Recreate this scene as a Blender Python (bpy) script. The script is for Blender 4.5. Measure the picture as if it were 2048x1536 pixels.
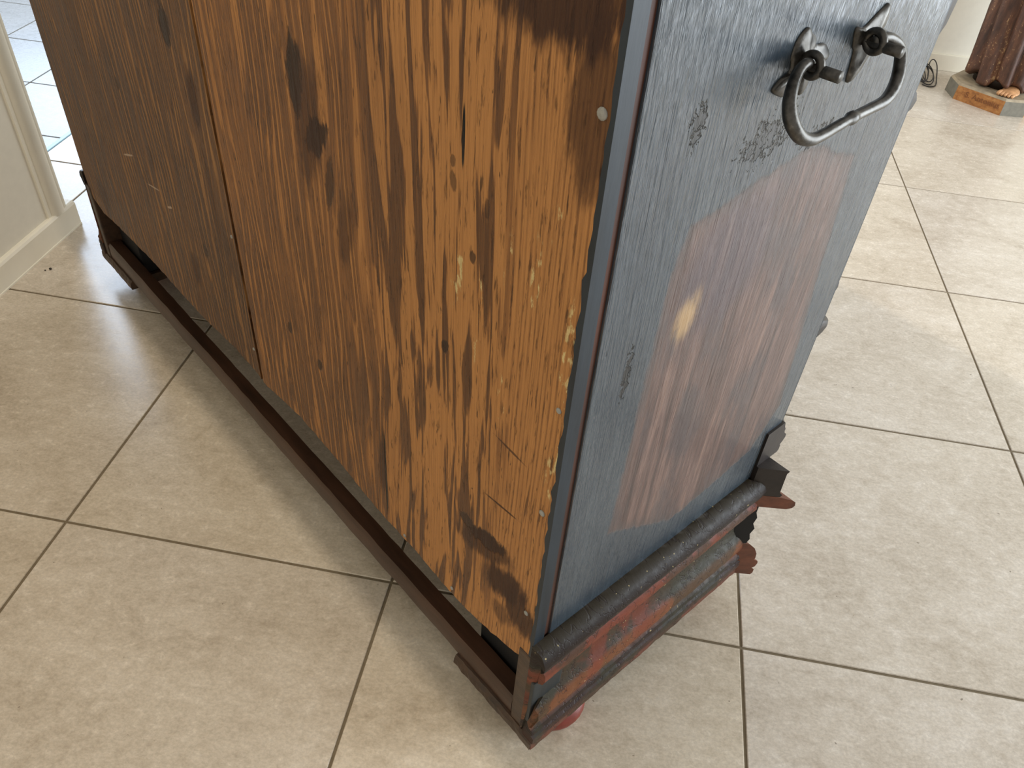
import bpy, bmesh, math, random
from mathutils import Vector, Matrix, noise as mnoise

for o in list(bpy.data.objects):
    bpy.data.objects.remove(o)
scene = bpy.context.scene
COL = scene.collection
random.seed(7)
R = math.radians

# ------------------------------------------------------------------ camera
CAM = Vector((0.8675, -0.7761, 1.2042))
cam_d = bpy.data.cameras.new('camera')
cam = bpy.data.objects.new('camera', cam_d)
COL.objects.link(cam)
cam_d.sensor_fit = 'HORIZONTAL'
cam_d.sensor_width = 36.0
cam_d.lens = 36.0 * 1621.447 / 2048.0
cam_d.clip_start = 0.02
ROWS = ((0.98343877, 0.16959507, 0.0639194), (0.16065458, -0.65247174, -0.7405881), (-0.08389449, 0.738592, -0.66891223))
cam.matrix_world = Matrix((
    (ROWS[0][0], -ROWS[1][0], -ROWS[2][0], CAM.x),
    (ROWS[0][1], -ROWS[1][1], -ROWS[2][1], CAM.y),
    (ROWS[0][2], -ROWS[1][2], -ROWS[2][2], CAM.z),
    (0, 0, 0, 1)))
scene.camera = cam

# ------------------------------------------------------------------ world, lights, exposure
scene.view_settings.view_transform = 'Standard'
scene.view_settings.look = 'None'
scene.view_settings.gamma = 1.0
scene.view_settings.use_curve_mapping = False
scene.view_settings.exposure = 0.0
w = bpy.data.worlds.new('world')
scene.world = w
w.use_nodes = True
w.node_tree.nodes['Background'].inputs[0].default_value = (1.0, 0.95, 0.88, 1)
w.node_tree.nodes['Background'].inputs[1].default_value = 0.62

def area(name, loc, direction, sx, sy, power, color):
    l = bpy.data.lights.new(name, 'AREA')
    l.shape = 'RECTANGLE'
    l.size = sx; l.size_y = sy
    l.energy = power; l.color = color
    o = bpy.data.objects.new(name, l)
    COL.objects.link(o)
    o.location = loc
    o.rotation_euler = Vector(direction).to_track_quat('-Z', 'Y').to_euler()
    return o

# daylight entering through the window openings of the place
area('daylight_garden_window', (0.95, 2.93, 1.25), (0, -1, -0.05), 1.5, 2.0, 22, (0.93, 0.96, 1.0))
area('daylight_side_window', (4.62, 0.75, 1.16), (-1, 0, -0.05), 2.6, 2.2, 180, (0.82, 0.91, 1.0))
area('daylight_next_room', (-2.15, 3.1, 1.6), (0.62, -0.78, -0.25), 0.6, 2.0, 36, (0.62, 0.78, 1.0))

# ------------------------------------------------------------------ helpers
def link(o, parent=None):
    COL.objects.link(o)
    if parent is not None:
        o.parent = parent
    return o

def mesh_obj(name, verts, faces, material, parent=None, smooth=False, bevel=0.0):
    me = bpy.data.meshes.new(name)
    me.from_pydata([tuple(v) for v in verts], [], faces)
    bm = bmesh.new(); bm.from_mesh(me)
    bmesh.ops.recalc_face_normals(bm, faces=bm.faces)
    if bevel > 0:
        bmesh.ops.bevel(bm, geom=[e for e in bm.edges if e.is_manifold and e.calc_face_angle(0) > 0.4],
                        offset=bevel, segments=2, profile=0.6, affect='EDGES', clamp_overlap=True)
    bm.to_mesh(me); bm.free()
    if smooth:
        for p in me.polygons: p.use_smooth = True
    me.materials.append(material)
    return link(bpy.data.objects.new(name, me), parent)

def box_data(a, b):
    x0, y0, z0 = a; x1, y1, z1 = b
    v = [(x0,y0,z0),(x1,y0,z0),(x1,y1,z0),(x0,y1,z0),(x0,y0,z1),(x1,y0,z1),(x1,y1,z1),(x0,y1,z1)]
    f = [(0,3,2,1),(4,5,6,7),(0,1,5,4),(1,2,6,5),(2,3,7,6),(3,0,4,7)]
    return v, f

def box(name, a, b, material, parent=None, bevel=0.0):
    v, f = box_data(a, b)
    return mesh_obj(name, v, f, material, parent, bevel=bevel)

def boxes(name, lst, material, parent=None):
    V, F = [], []
    for a, b in lst:
        v, f = box_data(a, b); n = len(V)
        V += v; F += [tuple(i + n for i in q) for q in f]
    return mesh_obj(name, V, F, material, parent)

def rings(name, rs, material, parent=None, closed=True, smooth=True, caps=True):
    """skin a list of equal-length vertex rings"""
    V, F = [], []
    n = len(rs[0])
    for r in rs: V += [tuple(p) for p in r]
    for i in range(len(rs) - 1):
        for j in range(n if closed else n - 1):
            k = (j + 1) % n
            F.append((i*n + j, i*n + k, (i+1)*n + k, (i+1)*n + j))
    if caps:
        F.append(tuple(range(n))); F.append(tuple((len(rs)-1)*n + j for j in range(n)))
    o = mesh_obj(name, V, F, material, parent, smooth=smooth)
    return o

def smooth_by_angle(o, ang=35):
    me = o.data
    for p in me.polygons: p.use_smooth = True
    bm = bmesh.new(); bm.from_mesh(me)
    for e in bm.edges:
        if e.is_manifold and e.calc_face_angle(0) > R(ang): e.smooth = False
    bm.to_mesh(me); bm.free()

def catmull(pts, n=6):
    pts = [Vector(p) for p in pts]
    out = []
    P = [pts[0]*2 - pts[1]] + pts + [pts[-1]*2 - pts[-2]]
    for i in range(1, len(P) - 2):
        for k in range(n):
            t = k / n
            a, b, c, d = P[i-1], P[i], P[i+1], P[i+2]
            out.append(0.5*((2*b) + (c-a)*t + (2*a-5*b+4*c-d)*t*t + (-a+3*b-3*c+d)*t**3))
    out.append(pts[-1])
    return out

def tube(name, path, radius, material, parent=None, n=12):
    """radius: number or function of 0..1"""
    path = [Vector(p) for p in path]
    rs = []
    up = Vector((0, 0, 1)); prev = None
    for i, p in enumerate(path):
        t = (path[min(i+1, len(path)-1)] - path[max(i-1, 0)]).normalized()
        if prev is None:
            a = t.cross(up)
            if a.length < 1e-3: a = t.cross(Vector((1, 0, 0)))
            a.normalize()
        else:
            a = (prev - t*prev.dot(t)).normalized()
        prev = a
        b = t.cross(a)
        r = radius(i/(len(path)-1)) if callable(radius) else radius
        rs.append([p + a*math.cos(2*math.pi*k/n)*r + b*math.sin(2*math.pi*k/n)*r for k in range(n)])
    return rings(name, rs, material, parent)

def lathe(name, prof, centre, material, parent=None, n=28, axis='Z'):
    """prof: (radius, height)"""
    rs = []
    c = Vector(centre)
    for r, h in prof:
        ring = []
        for k in range(n):
            a = 2*math.pi*k/n
            x, y = max(r, 1e-4)*math.cos(a), max(r, 1e-4)*math.sin(a)
            ring.append(c + (Vector((x, y, h)) if axis == 'Z' else Vector((h, x, y)) if axis == 'X' else Vector((x, h, y))))
        rs.append(ring)
    return rings(name, rs, material, parent)

def tag(o, label=None, cat=None, group=None, kind=None):
    if label: o['label'] = label
    if cat: o['category'] = cat
    if group: o['group'] = group
    if kind: o['kind'] = kind
    return o

# ------------------------------------------------------------------ material builder
class G:
    def __init__(s, name):
        s.m = bpy.data.materials.new(name)
        s.m.use_nodes = True
        s.t = s.m.node_tree
        s.n = s.t.nodes
        s.b = s.n['Principled BSDF']
        s._obj = None
    def new(s, typ): return s.n.new(typ)
    def put(s, sock, v):
        if isinstance(v, bpy.types.NodeSocket): s.t.links.new(v, sock)
        else:
            if sock.type == 'RGBA' and len(v) == 3: v = (*v, 1)
            sock.default_value = v
    def obj(s):
        if s._obj is None: s._obj = s.new('ShaderNodeTexCoord').outputs['Object']
        return s._obj
    def sep(s, v=None):
        x = s.new('ShaderNodeSeparateXYZ'); s.put(x.inputs[0], v or s.obj()); return x.outputs
    def vec(s, x, y, z):
        c = s.new('ShaderNodeCombineXYZ')
        for i, q in enumerate((x, y, z)): s.put(c.inputs[i], q)
        return c.outputs[0]
    def ma(s, op, a, b=0.0, c=0.0, clamp=False):
        n = s.new('ShaderNodeMath'); n.operation = op; n.use_clamp = clamp
        s.put(n.inputs[0], a); s.put(n.inputs[1], b); s.put(n.inputs[2], c)
        return n.outputs[0]
    def add(s, a, b): return s.ma('ADD', a, b)
    def sub(s, a, b): return s.ma('SUBTRACT', a, b)
    def mul(s, a, b): return s.ma('MULTIPLY', a, b)
    def mx(s, a, b): return s.ma('MAXIMUM', a, b)
    def mn(s, a, b): return s.ma('MINIMUM', a, b)
    def scale(s, v, sc, off=(0, 0, 0)):
        n = s.new('ShaderNodeMapping'); s.put(n.inputs['Vector'], v)
        n.inputs['Scale'].default_value = sc; n.inputs['Location'].default_value = off
        return n.outputs[0]
    def noise(s, v, scale=1.0, detail=3.0, rough=0.55, dist=0.0):
        n = s.new('ShaderNodeTexNoise'); s.put(n.inputs['Vector'], v)
        s.put(n.inputs['Scale'], scale); s.put(n.inputs['Detail'], detail)
        s.put(n.inputs['Roughness'], rough); s.put(n.inputs['Distortion'], dist)
        return n.outputs['Fac']
    def ncol(s, v, scale=1.0, detail=2.0):
        n = s.new('ShaderNodeTexNoise'); s.put(n.inputs['Vector'], v)
        s.put(n.inputs['Scale'], scale); s.put(n.inputs['Detail'], detail)
        return n.outputs['Color']
    def voro(s, v, scale):
        n = s.new('ShaderNodeTexVoronoi'); s.put(n.inputs['Vector'], v); s.put(n.inputs['Scale'], scale)
        return n.outputs['Distance']
    def ss(s, x, a, b, lo=0.0, hi=1.0):
        n = s.new('ShaderNodeMapRange'); n.interpolation_type = 'SMOOTHSTEP'
        s.put(n.inputs[0], x); s.put(n.inputs[1], a); s.put(n.inputs[2], b)
        s.put(n.inputs[3], lo); s.put(n.inputs[4], hi)
        return n.outputs[0]
    def ramp(s, f, stops, interp='LINEAR'):
        n = s.new('ShaderNodeValToRGB'); s.put(n.inputs[0], f)
        cr = n.color_ramp; cr.interpolation = interp
        while len(cr.elements) < len(stops): cr.elements.new(0.5)
        for e, (p, c) in zip(cr.elements, stops):
            e.position = p; e.color = (*c, 1)
        return n.outputs[0]
    def mix(s, f, a, b, mode='MIX'):
        n = s.new('ShaderNodeMix'); n.data_type = 'RGBA'; n.blend_type = mode
        s.put(n.inputs[0], f); s.put(n.inputs[6], a); s.put(n.inputs[7], b)
        return n.outputs[2]
    def ell(s, x, y, cx, cy, rx, ry, rot=0.0, soft=1.0):
        """soft elliptical mask: 1 in the middle, 0 outside"""
        dx, dy = s.sub(x, cx), s.sub(y, cy)
        c, q = math.cos(rot), math.sin(rot)
        a = s.add(s.mul(dx, c/rx), s.mul(dy, q/rx))
        b = s.add(s.mul(dx, -q/ry), s.mul(dy, c/ry))
        d = s.ma('SQRT', s.add(s.mul(a, a), s.mul(b, b)))
        return s.ss(d, 1.0, 1.0 - soft)
    def bump(s, h, strength, dist, prev=None):
        n = s.new('ShaderNodeBump'); s.put(n.inputs['Height'], h)
        n.inputs['Strength'].default_value = strength; n.inputs['Distance'].default_value = dist
        if prev is not None: s.put(n.inputs['Normal'], prev)
        return n.outputs[0]
    def out(s, col, rough=0.5, metal=0.0, normal=None, spec=0.5, coat=0.0):
        s.put(s.b.inputs['Base Color'], col); s.put(s.b.inputs['Roughness'], rough)
        s.put(s.b.inputs['Metallic'], metal); s.put(s.b.inputs['Specular IOR Level'], spec)
        if coat: s.b.inputs['Coat Weight'].default_value = coat; s.b.inputs['Coat Roughness'].default_value = 0.16
        if normal is not None: s.put(s.b.inputs['Normal'], normal)
        return s.m

def srgb(r, g, b):
    f = lambda c: (c/255/12.92) if c/255 <= 0.04045 else ((c/255 + 0.055)/1.055)**2.4
    return (f(r), f(g), f(b))

# ---- pine back boards; object space is (depth, across, up) of the wardrobe
def board_material(name, light, mid, dark, marks, right_side):
    g = G(name)
    X, U, W = g.sep()
    TAU = 2*math.pi
    low = g.noise(g.vec(0.0, g.mul(U, 5.0), g.mul(W, 1.3)), 1.0, 2.0)
    uu = g.add(U, g.mul(g.sub(low, 0.5), 0.05))
    fib = g.noise(g.vec(0.0, g.mul(uu, 420.0), g.mul(W, 7.0)), 1.0, 3.0, 0.6)
    fib2 = g.noise(g.vec(2.0, g.mul(uu, 170.0), g.mul(W, 20.0)), 1.0, 4.0, 0.7)
    big = g.noise(g.vec(1.0, g.mul(U, 4.0), g.mul(W, 2.0)), 1.0, 3.0)
    wob = g.noise(g.vec(4.0, g.mul(uu, 26.0), g.mul(W, 2.6)), 1.0, 2.0, 0.5)
    wob2 = g.noise(g.vec(6.0, g.mul(uu, 60.0), g.mul(W, 3.0)), 1.0, 2.0, 0.5)
    # growth rings as narrow pale lines on brown
    f1 = 60.0 if right_side else 66.0
    ph = g.add(g.mul(uu, f1*TAU), g.add(g.mul(wob, 24.0), g.mul(wob2, 6.0)))
    ringl = g.ss(g.ma('SINE', ph), 0.2, 0.9)
    ringl = g.mx(ringl, g.mul(g.ss(g.ma('SINE', g.add(g.mul(ph, 2.7), g.mul(fib2, 4.0))), 0.6, 0.98), 0.45))
    ringl = g.mul(ringl, g.ss(wob2, 0.3, 0.55, 0.35, 1.0))
    m_line = g.sub(1.0, g.mul(ringl, 0.85))
    m_line = g.mul(m_line, g.ss(big, 0.3, 0.6, 0.62, 1.0))
    if right_side:
        # elongated flame blotches on gold
        fl = g.noise(g.vec(0.3, g.mul(uu, 74.0), g.mul(W, 5.2)), 1.0, 2.5, 0.5, 0.35)
        m_fl = g.ss(g.add(fl, g.mul(g.sub(fib2, 0.5), 0.10)), 0.50, 0.555)
        # tight straight grain at the outer edge of the plank
        fine = g.ss(g.ma('SINE', g.add(g.mul(uu, 165.0*TAU), g.mul(wob2, 6.0))), 0.1, 0.95)
        m_ed = g.mul(fine, g.ss(fib2, 0.35, 0.7, 0.15, 0.55))
        sh = g.mul(g.sub(wob, 0.5), 0.14)
        a = g.ss(g.add(U, sh), 0.30, 0.40)
        e = g.ss(g.add(U, sh), 0.155, 0.10)
        m = g.add(g.mul(m_line, a), g.mul(m_fl, g.sub(1.0, a)))
        m = g.add(g.mul(m, g.sub(1.0, e)), g.mul(m_ed, e))
    else:
        m = m_line
    m = g.add(g.mul(m, 0.86), g.mul(g.sub(fib, 0.45), 1.1))
    col = g.ramp(g.ma('MULTIPLY', m, 1.0, clamp=True), [(0.0, light), (0.42, mid), (1.0, dark)])
    col = g.mix(g.ss(big, 0.5, 0.8, 0.0, 0.4), col, dark)
    # raised splinters and torn fibres
    torn = g.ss(fib2, 0.57, 0.70)
    col = g.mix(g.mul(torn, 0.6), col, tuple(c*0.38 for c in dark))
    tick = g.ss(g.noise(g.vec(8.0, g.mul(uu, 230.0), g.mul(W, 34.0)), 1.0, 2.0, 0.5), 0.66, 0.72)
    col = g.mix(g.mul(tick, 0.75), col, tuple(c*0.30 for c in dark))
    pale = g.ss(fib, 0.66, 0.8)
    col = g.mix(g.mul(pale, 0.35), col, tuple(min(1, c*1.5) for c in light))
    rag = g.noise(g.vec(5.0, g.mul(U, 60.0), g.mul(W, 14.0)), 1.0, 4.0, 0.7)
    rag2 = g.noise(g.vec(7.0, g.mul(U, 130.0), g.mul(W, 45.0)), 1.0, 4.0, 0.65)
    hsum = None
    for (cu, cw, ru, rw, rot, amt, kind) in marks:
        e = g.ell(U, W, cu, cw, ru, rw, rot, 0.9)
        if kind == 'stain':
            e = g.ss(g.add(e, g.mul(g.sub(rag, 0.5), 1.5)), 0.25, 0.75)
            e = g.mul(e, amt); col = g.mix(e, col, srgb(58, 32, 18))
        elif kind == 'knot':
            e = g.ss(g.add(e, g.add(g.mul(g.sub(rag2, 0.5), 1.3), g.mul(g.sub(rag, 0.5), 1.1))), 0.3, 0.6)
            e = g.mul(e, amt); col = g.mix(e, col, srgb(46, 30, 20)); hsum = e if hsum is None else g.mx(hsum, e)
        elif kind == 'glow':
            e = g.mul(e, amt); col = g.mix(e, col, light)
        elif kind == 'slit':
            e = g.ss(e, 0.1, 0.4); col = g.mix(g.mul(e, amt), col, (0.006, 0.005, 0.004)); hsum = e if hsum is None else g.mx(hsum, e)
        elif kind == 'fleck':
            e = g.mul(g.ss(e, 0.0, 0.4), g.ss(g.add(g.mul(rag2, 0.65), g.mul(rag, 0.35)), 0.53, 0.60))
            col = g.mix(g.mul(e, amt), col, srgb(214, 190, 132))
        elif kind == 'scratch':
            e = g.ss(g.add(e, g.mul(g.sub(rag2, 0.5), 1.4)), 0.3, 0.7)
            col = g.mix(g.mul(e, amt), col, srgb(190, 165, 140))
    h = g.add(g.mul(m, 0.6), g.mul(fib, 0.4))
    h = g.sub(h, g.mul(torn, 0.8))
    if hsum is not None: h = g.sub(h, g.mul(hsum, 0.8))
    nor = g.bump(h, 0.75, 0.0028)
    rough = g.ss(m, 0.0, 1.0, 0.55, 0.36)
    return g.out(col, rough, normal=nor, spec=0.3)

MARKS_R = [
    (0.480, 0.850, 0.026, 0.075, 0.12, 0.95, 'knot'), (0.445, 0.795, 0.030, 0.05, 0.6, 0.95, 'knot'), (0.425, 0.745, 0.014, 0.06, 0.2, 0.7, 'knot'),
    (0.46, 0.80, 0.05, 0.15, 0.2, 0.7, 'stain'), (0.40, 0.70, 0.03, 0.10, 0.3, 0.5, 'stain'),
    (0.10, 1.04, 0.16, 0.07, 0.0, 0.95, 'stain'), (0.045, 0.97, 0.05, 0.12, 0.0, 0.75, 'stain'),
    (0.125, 0.405, 0.055, 0.024, -0.35, 0.95, 'knot'), (0.165, 0.405, 0.022, 0.016, 0.0, 0.8, 'knot'),
    (0.088, 0.352, 0.075, 0.050, -0.5, 0.95, 'stain'), (0.062, 0.325, 0.05, 0.07, -0.2, 0.9, 'stain'), (0.13, 0.39, 0.09, 0.04, -0.4, 0.8, 'stain'),
    (0.09, 0.29, 0.03, 0.035, 0.0, 0.6, 'stain'),
    (0.583, 0.442, 0.010, 0.018, 0.2, 0.8, 'knot'), (0.503, 0.424, 0.012, 0.02, 0.3, 0.8, 'knot'),
    (0.212, 0.652, 0.010, 0.016, 0.3, 0.9, 'knot'), (0.172, 0.785, 0.007, 0.012, 0.0, 0.8, 'knot'),
    (0.204, 0.869, 0.006, 0.010, 0.0, 0.6, 'knot'), (0.203, 0.850, 0.008, 0.016, -0.2, 0.6, 'knot'),
    (0.155, 0.845, 0.006, 0.016, 0.0, 0.6, 'knot'),
    (0.190, 0.897, 0.0028, 0.040, 0.0, 1.0, 'slit'), (0.344, 0.33, 0.0032, 0.125, 0.015, 1.0, 'slit'),
    (0.352, 0.34, 0.016, 0.10, 0.05, 0.75, 'stain'),
    (0.16, 0.72, 0.010, 0.075, 0.03, 1.0, 'fleck'), (0.195, 0.75, 0.012, 0.05, 0.1, 1.0, 'fleck'),
    (0.088, 0.80, 0.008, 0.07, 0.0, 1.0, 'fleck'), (0.125, 0.81, 0.008, 0.04, 0.0, 0.9, 'fleck'),
    (0.072, 0.875, 0.010, 0.03, 0.0, 0.9, 'fleck'), (0.038, 0.745, 0.012, 0.10, 0.0, 1.0, 'fleck'), (0.036, 0.66, 0.010, 0.08, 0.0, 1.0, 'fleck'),
    (0.12, 0.64, 0.008, 0.06, 0.0, 0.7, 'fleck'), (0.040, 0.60, 0.010, 0.05, 0.0, 0.9, 'fleck'),
    (0.10, 0.585, 0.045, 0.003, 0.12, 0.8, 'stain'), (0.105, 0.487, 0.05, 0.003, -0.1, 0.9, 'stain'),
    (0.068, 0.53, 0.003, 0.05, 0.05, 0.7, 'stain'),
]
MARKS_L = [
    (0.829, 0.80, 0.028, 0.05, 0.3, 0.95, 'knot'), (0.85, 0.86, 0.06, 0.06, 0.3, 0.85, 'stain'),
    (0.78, 0.72, 0.03, 0.09, 0.15, 0.85, 'stain'), (0.785, 0.55, 0.02, 0.15, 0.05, 0.55, 'stain'),
    (1.147, 0.483, 0.05, 0.0035, -0.35, 0.8, 'scratch'), (1.05, 0.462, 0.05, 0.003, -0.2, 0.75, 'scratch'),
    (0.99, 0.45, 0.02, 0.004, -0.4, 0.8, 'scratch'),
    (0.93, 0.36, 0.03, 0.06, 0.2, 0.7, 'stain'), (0.86, 0.43, 0.015, 0.02, 0.0, 0.7, 'knot'),
    (1.10, 0.63, 0.012, 0.02, 0.0, 0.7, 'knot'), (1.40, 0.28, 0.05, 0.08, 0.0, 0.6, 'stain'),
    (1.25, 0.70, 0.06, 0.2, 0.0, 0.35, 'stain'),
]
M_BOARD_R = board_material('pine_boards_orange', srgb(186, 130, 74), srgb(146, 98, 54), srgb(92, 60, 35), MARKS_R, True)
M_BOARD_L = board_material('pine_boards_brown', srgb(166, 120, 71), srgb(116, 79, 45), srgb(68, 44, 27), MARKS_L, False)

# ---- slate-blue painted side with the faded shaped field
def blue_panel():
    g = G('slate_blue_paint')
    V, U, W = g.sep()
    stroke = g.noise(g.vec(g.mul(V, 190.0), 0.0, g.mul(W, 9.0)), 1.0, 4.0, 0.6, 0.3)
    stroke2 = g.noise(g.vec(g.mul(V, 520.0), 3.0, g.mul(W, 22.0)), 1.0, 3.0, 0.6)
    big = g.noise(g.vec(g.mul(V, 9.0), 0.0, g.mul(W, 5.0)), 1.0, 3.0)
    rag = g.noise(g.vec(g.mul(V, 60.0), 0.0, g.mul(W, 25.0)), 1.0, 4.0, 0.65)
    pts = [(.1103, .4319), (.115, .800), (.128, .848), (.30, .876), (.402, .837), (.4617, .441), (.419, .376), (.342, .360), (.25, .349)]
    d = None
    cx = sum(p[0] for p in pts)/len(pts); cy = sum(p[1] for p in pts)/len(pts)
    for i in range(len(pts)):
        a, b = pts[i], pts[(i+1) % len(pts)]
        nx, ny = -(b[1]-a[1]), (b[0]-a[0]); L = math.hypot(nx, ny); nx /= L; ny /= L
        if nx*(cx-a[0]) + ny*(cy-a[1]) < 0: nx, ny = -nx, -ny
        q = g.add(g.add(g.mul(V, nx), g.mul(W, ny)), -(nx*a[0] + ny*a[1]))
        d = q if d is None else g.mn(d, q)
    dd = g.add(d, g.mul(g.sub(rag, 0.5), 0.016))
    fld = g.ss(dd, -0.002, 0.006)
    rim = g.mul(fld, g.ss(dd, 0.022, 0.004))
    blue = g.ramp(g.add(g.mul(big, 0.6), g.mul(stroke, 0.4)), [(0.3, srgb(44, 54, 64)), (0.5, srgb(59, 70, 79)), (0.72, srgb(80, 89, 95))])
    streak = g.noise(g.vec(g.mul(V, 70.0), 1.0, g.mul(W, 4.0)), 1.0, 4.0, 0.6, 0.4)
    pink = g.ramp(g.add(g.mul(streak, 0.7), g.mul(stroke2, 0.3)), [(0.33, srgb(58, 45, 43)), (0.5, srgb(98, 75, 69)), (0.66, srgb(136, 108, 97))])
    patch = g.noise(g.vec(g.mul(V, 16.0), 2.0, g.mul(W, 6.0)), 1.0, 4.0, 0.65)
    pink = g.mix(g.ss(patch, 0.48, 0.64, 0.0, 0.75), pink, srgb(74, 65, 67))
    pur = g.mul(g.ss(g.add(g.ell(V, W, 0.21, 0.78, 0.12, 0.13, -0.3, 1.0), g.mul(g.sub(streak, 0.5), 1.2)), 0.15, 0.7), 0.7)
    pink = g.mix(pur, pink, srgb(78, 68, 76))
    tan = g.mul(g.ell(V, W, 0.160, 0.735, 0.035, 0.050, -0.25, 1.0), g.ss(rag, 0.2, 0.6))
    pink = g.mix(g.mul(g.ss(g.add(tan, g.mul(g.sub(streak, 0.5), 1.2)), 0.1, 0.9), 0.8), pink, srgb(190, 155, 108))
    col = g.mix(fld, blue, pink)
    col = g.mix(g.mul(rim, 0.45), col, srgb(70, 66, 66))
    # knots under the paint: tarry pits
    pit_area = g.mx(g.mx(g.ell(V, W, 0.215, 0.905, 0.075, 0.035, 0.2, 1.0), g.ell(V, W, 0.105, 0.945, 0.018, 0.035, 0.0, 1.0)),
                    g.mx(g.ell(V, W, 0.30, 0.885, 0.05, 0.02, 0.1, 1.0), g.ell(V, W, 0.08, 0.70, 0.012, 0.06, 0.0, 1.0)))
    pn = g.noise(g.vec(g.mul(V, 130.0), 0.0, g.mul(W, 110.0)), 1.0, 3.0, 0.7)
    pits = g.mul(g.ss(g.add(g.mul(pit_area, 0.30), pn), 0.66, 0.74), g.ss(pit_area, 0.0, 0.3))
    rough_pit = pits
    col = g.mix(g.mul(pits, 0.97), col, srgb(14, 17, 20))
    scar = g.ss(g.noise(g.vec(g.mul(V, 110.0), 9.0, g.mul(W, 18.0)), 1.0, 2.0), 0.74, 0.80)
    col = g.mix(g.mul(scar, 0.7), col, srgb(30, 32, 36))
    crack = g.mul(g.ss(g.ma('ABSOLUTE', g.sub(V, 0.445)), 0.0016, 0.0006), g.ss(W, 0.46, 0.38))
    col = g.mix(g.mul(crack, 0.8), col, (0.01, 0.01, 0.012))
    h = g.add(g.mul(stroke, 0.7), g.mul(stroke2, 0.35))
    h = g.sub(h, g.add(g.mul(pits, 2.2), g.mul(scar, 1.2)))
    h = g.sub(h, g.mul(fld, 0.15))
    h = g.add(h, g.mul(g.noise(g.vec(g.mul(V, 45.0), 5.0, g.mul(W, 14.0)), 1.0, 3.0, 0.6), 0.8))
    nor = g.bump(h, 0.8, 0.0030)
    g.put(g.b.inputs['Coat Normal'], nor)
    rough = g.add(g.add(g.ss(fld, 0.0, 1.0, 0.20, 0.36), g.mul(g.sub(big, 0.5), 0.12)), g.mul(rough_pit, 0.25))
    return g.out(col, rough, normal=nor, spec=0.6, coat=0.3)
M_BLUE = blue_panel()

def plain_paint(name, col, rough=0.4, var=0.25, spec=0.5, sc=(60, 60, 8), bumpd=0.001):
    g = G(name)
    n = g.noise(g.scale(g.obj(), sc), 1.0, 4.0, 0.6)
    c = g.ramp(n, [(0.25, tuple(x*(1-var) for x in col)), (0.75, tuple(min(1, x*(1+var)) for x in col))])
    return g.out(c, rough, normal=g.bump(n, 0.4, bumpd), spec=spec)
M_BLUE_EDGE = plain_paint('dark_blue_edge_paint', srgb(26, 36, 44), 0.5, 0.45)
M_CORE = plain_paint('dark_teal_core', srgb(30, 37, 40), 0.5, 0.5)
M_BROWN_GAP = plain_paint('red_brown_rabbet', srgb(70, 38, 24), 0.6, 0.5)
M_BLACK = plain_paint('shaded_black_wood', srgb(14, 13, 13), 0.7, 0.3)  # near-black carries the shade of recesses and inner gaps in its colour
M_INNER = plain_paint('dim_inner_wood', srgb(60, 44, 32), 0.8, 0.3)
M_RAIL = plain_paint('dark_brown_rail', srgb(64, 42, 29), 0.38, 0.55, 0.5, (40, 7, 40), 0.0012)
M_BLOCK = plain_paint('dark_scuffed_block', srgb(62, 44, 30), 0.45, 0.6, 0.5, (60, 30, 60), 0.002)
M_FOOT = plain_paint('red_ball_foot', srgb(120, 52, 42), 0.4, 0.3, 0.5, (30, 30, 30))
M_FRONT = plain_paint('dark_front_carving', srgb(34, 26, 22), 0.45, 0.4, 0.5, (50, 50, 50))

def molding_material():
    g = G('marbled_plinth_paint')
    V, U, W = g.sep()
    f = g.ss(W, 0.05, 0.30)
    f = g.new('ShaderNodeMapRange'); g.put(f.inputs[0], W); g.put(f.inputs[1], 0.05); g.put(f.inputs[2], 0.30)
    f = f.outputs[0]
    k = lambda w_: (w_ - 0.05)/0.25
    base = g.ramp(f, [(k(.055), srgb(104, 62, 48)), (k(.075), srgb(84, 50, 38)), (k(.080), srgb(62, 42, 34)), (k(.104), srgb(42, 31, 26)),
                      (k(.110), srgb(118, 72, 44)), (k(.142), srgb(108, 66, 40)), (k(.150), srgb(56, 47, 34)), (k(.203), srgb(74, 58, 42)),
                      (k(.210), srgb(120, 62, 41)), (k(.240), srgb(108, 54, 37)), (k(.247), srgb(26, 20, 18)), (k(.262), srgb(36, 25, 20)),
                      (k(.280), srgb(32, 23, 19)), (k(.2895), srgb(48, 41, 29))])
    # alternating faux-marble patches along the length
    along = g.noise(g.vec(g.mul(V, 11.0), 0.0, g.mul(W, 9.0)), 1.0, 2.0, 0.5, 0.6)
    jag = g.noise(g.vec(g.mul(V, 90.0), 0.0, g.mul(W, 120.0)), 1.0, 4.0, 0.65)
    a = g.add(along, g.mul(g.sub(jag, 0.5), 0.16))
    c = g.mix(g.mul(g.ss(a, 0.50, 0.56, 0.0, 0.65), g.ss(W, .26, .24)), base, srgb(50, 50, 37))
    c = g.mix(g.mul(g.mul(g.ss(a, 0.46, 0.38), g.ss(W, 0.10, 0.12)), g.ss(W, .25, .24)), c, g.mix(0.6, base, srgb(118, 54, 38)))
    vein = g.ss(g.ma('ABSOLUTE', g.sub(g.noise(g.vec(g.mul(V, 34.0), 4.0, g.mul(W, 40.0)), 1.0, 3.0), 0.5)), 0.018, 0.004)
    c = g.mix(g.mul(vein, 0.55), c, srgb(36, 26, 24))
    worn = g.ss(jag, 0.63, 0.74)
    c = g.mix(g.mul(worn, 0.6), c, srgb(46, 34, 28))
    chip = g.ss(g.noise(g.scale(g.obj(), (170, 170, 170)), 1.0, 2.0), 0.71, 0.76)
    c = g.mix(g.mul(chip, 0.8), c, srgb(190, 170, 120))
    nor = g.bump(g.add(jag, g.mul(vein, -0.5)), 0.35, 0.0015)
    return g.out(c, g.ss(jag, 0.3, 0.7, 0.42, 0.6), normal=nor, spec=0.25)
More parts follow.
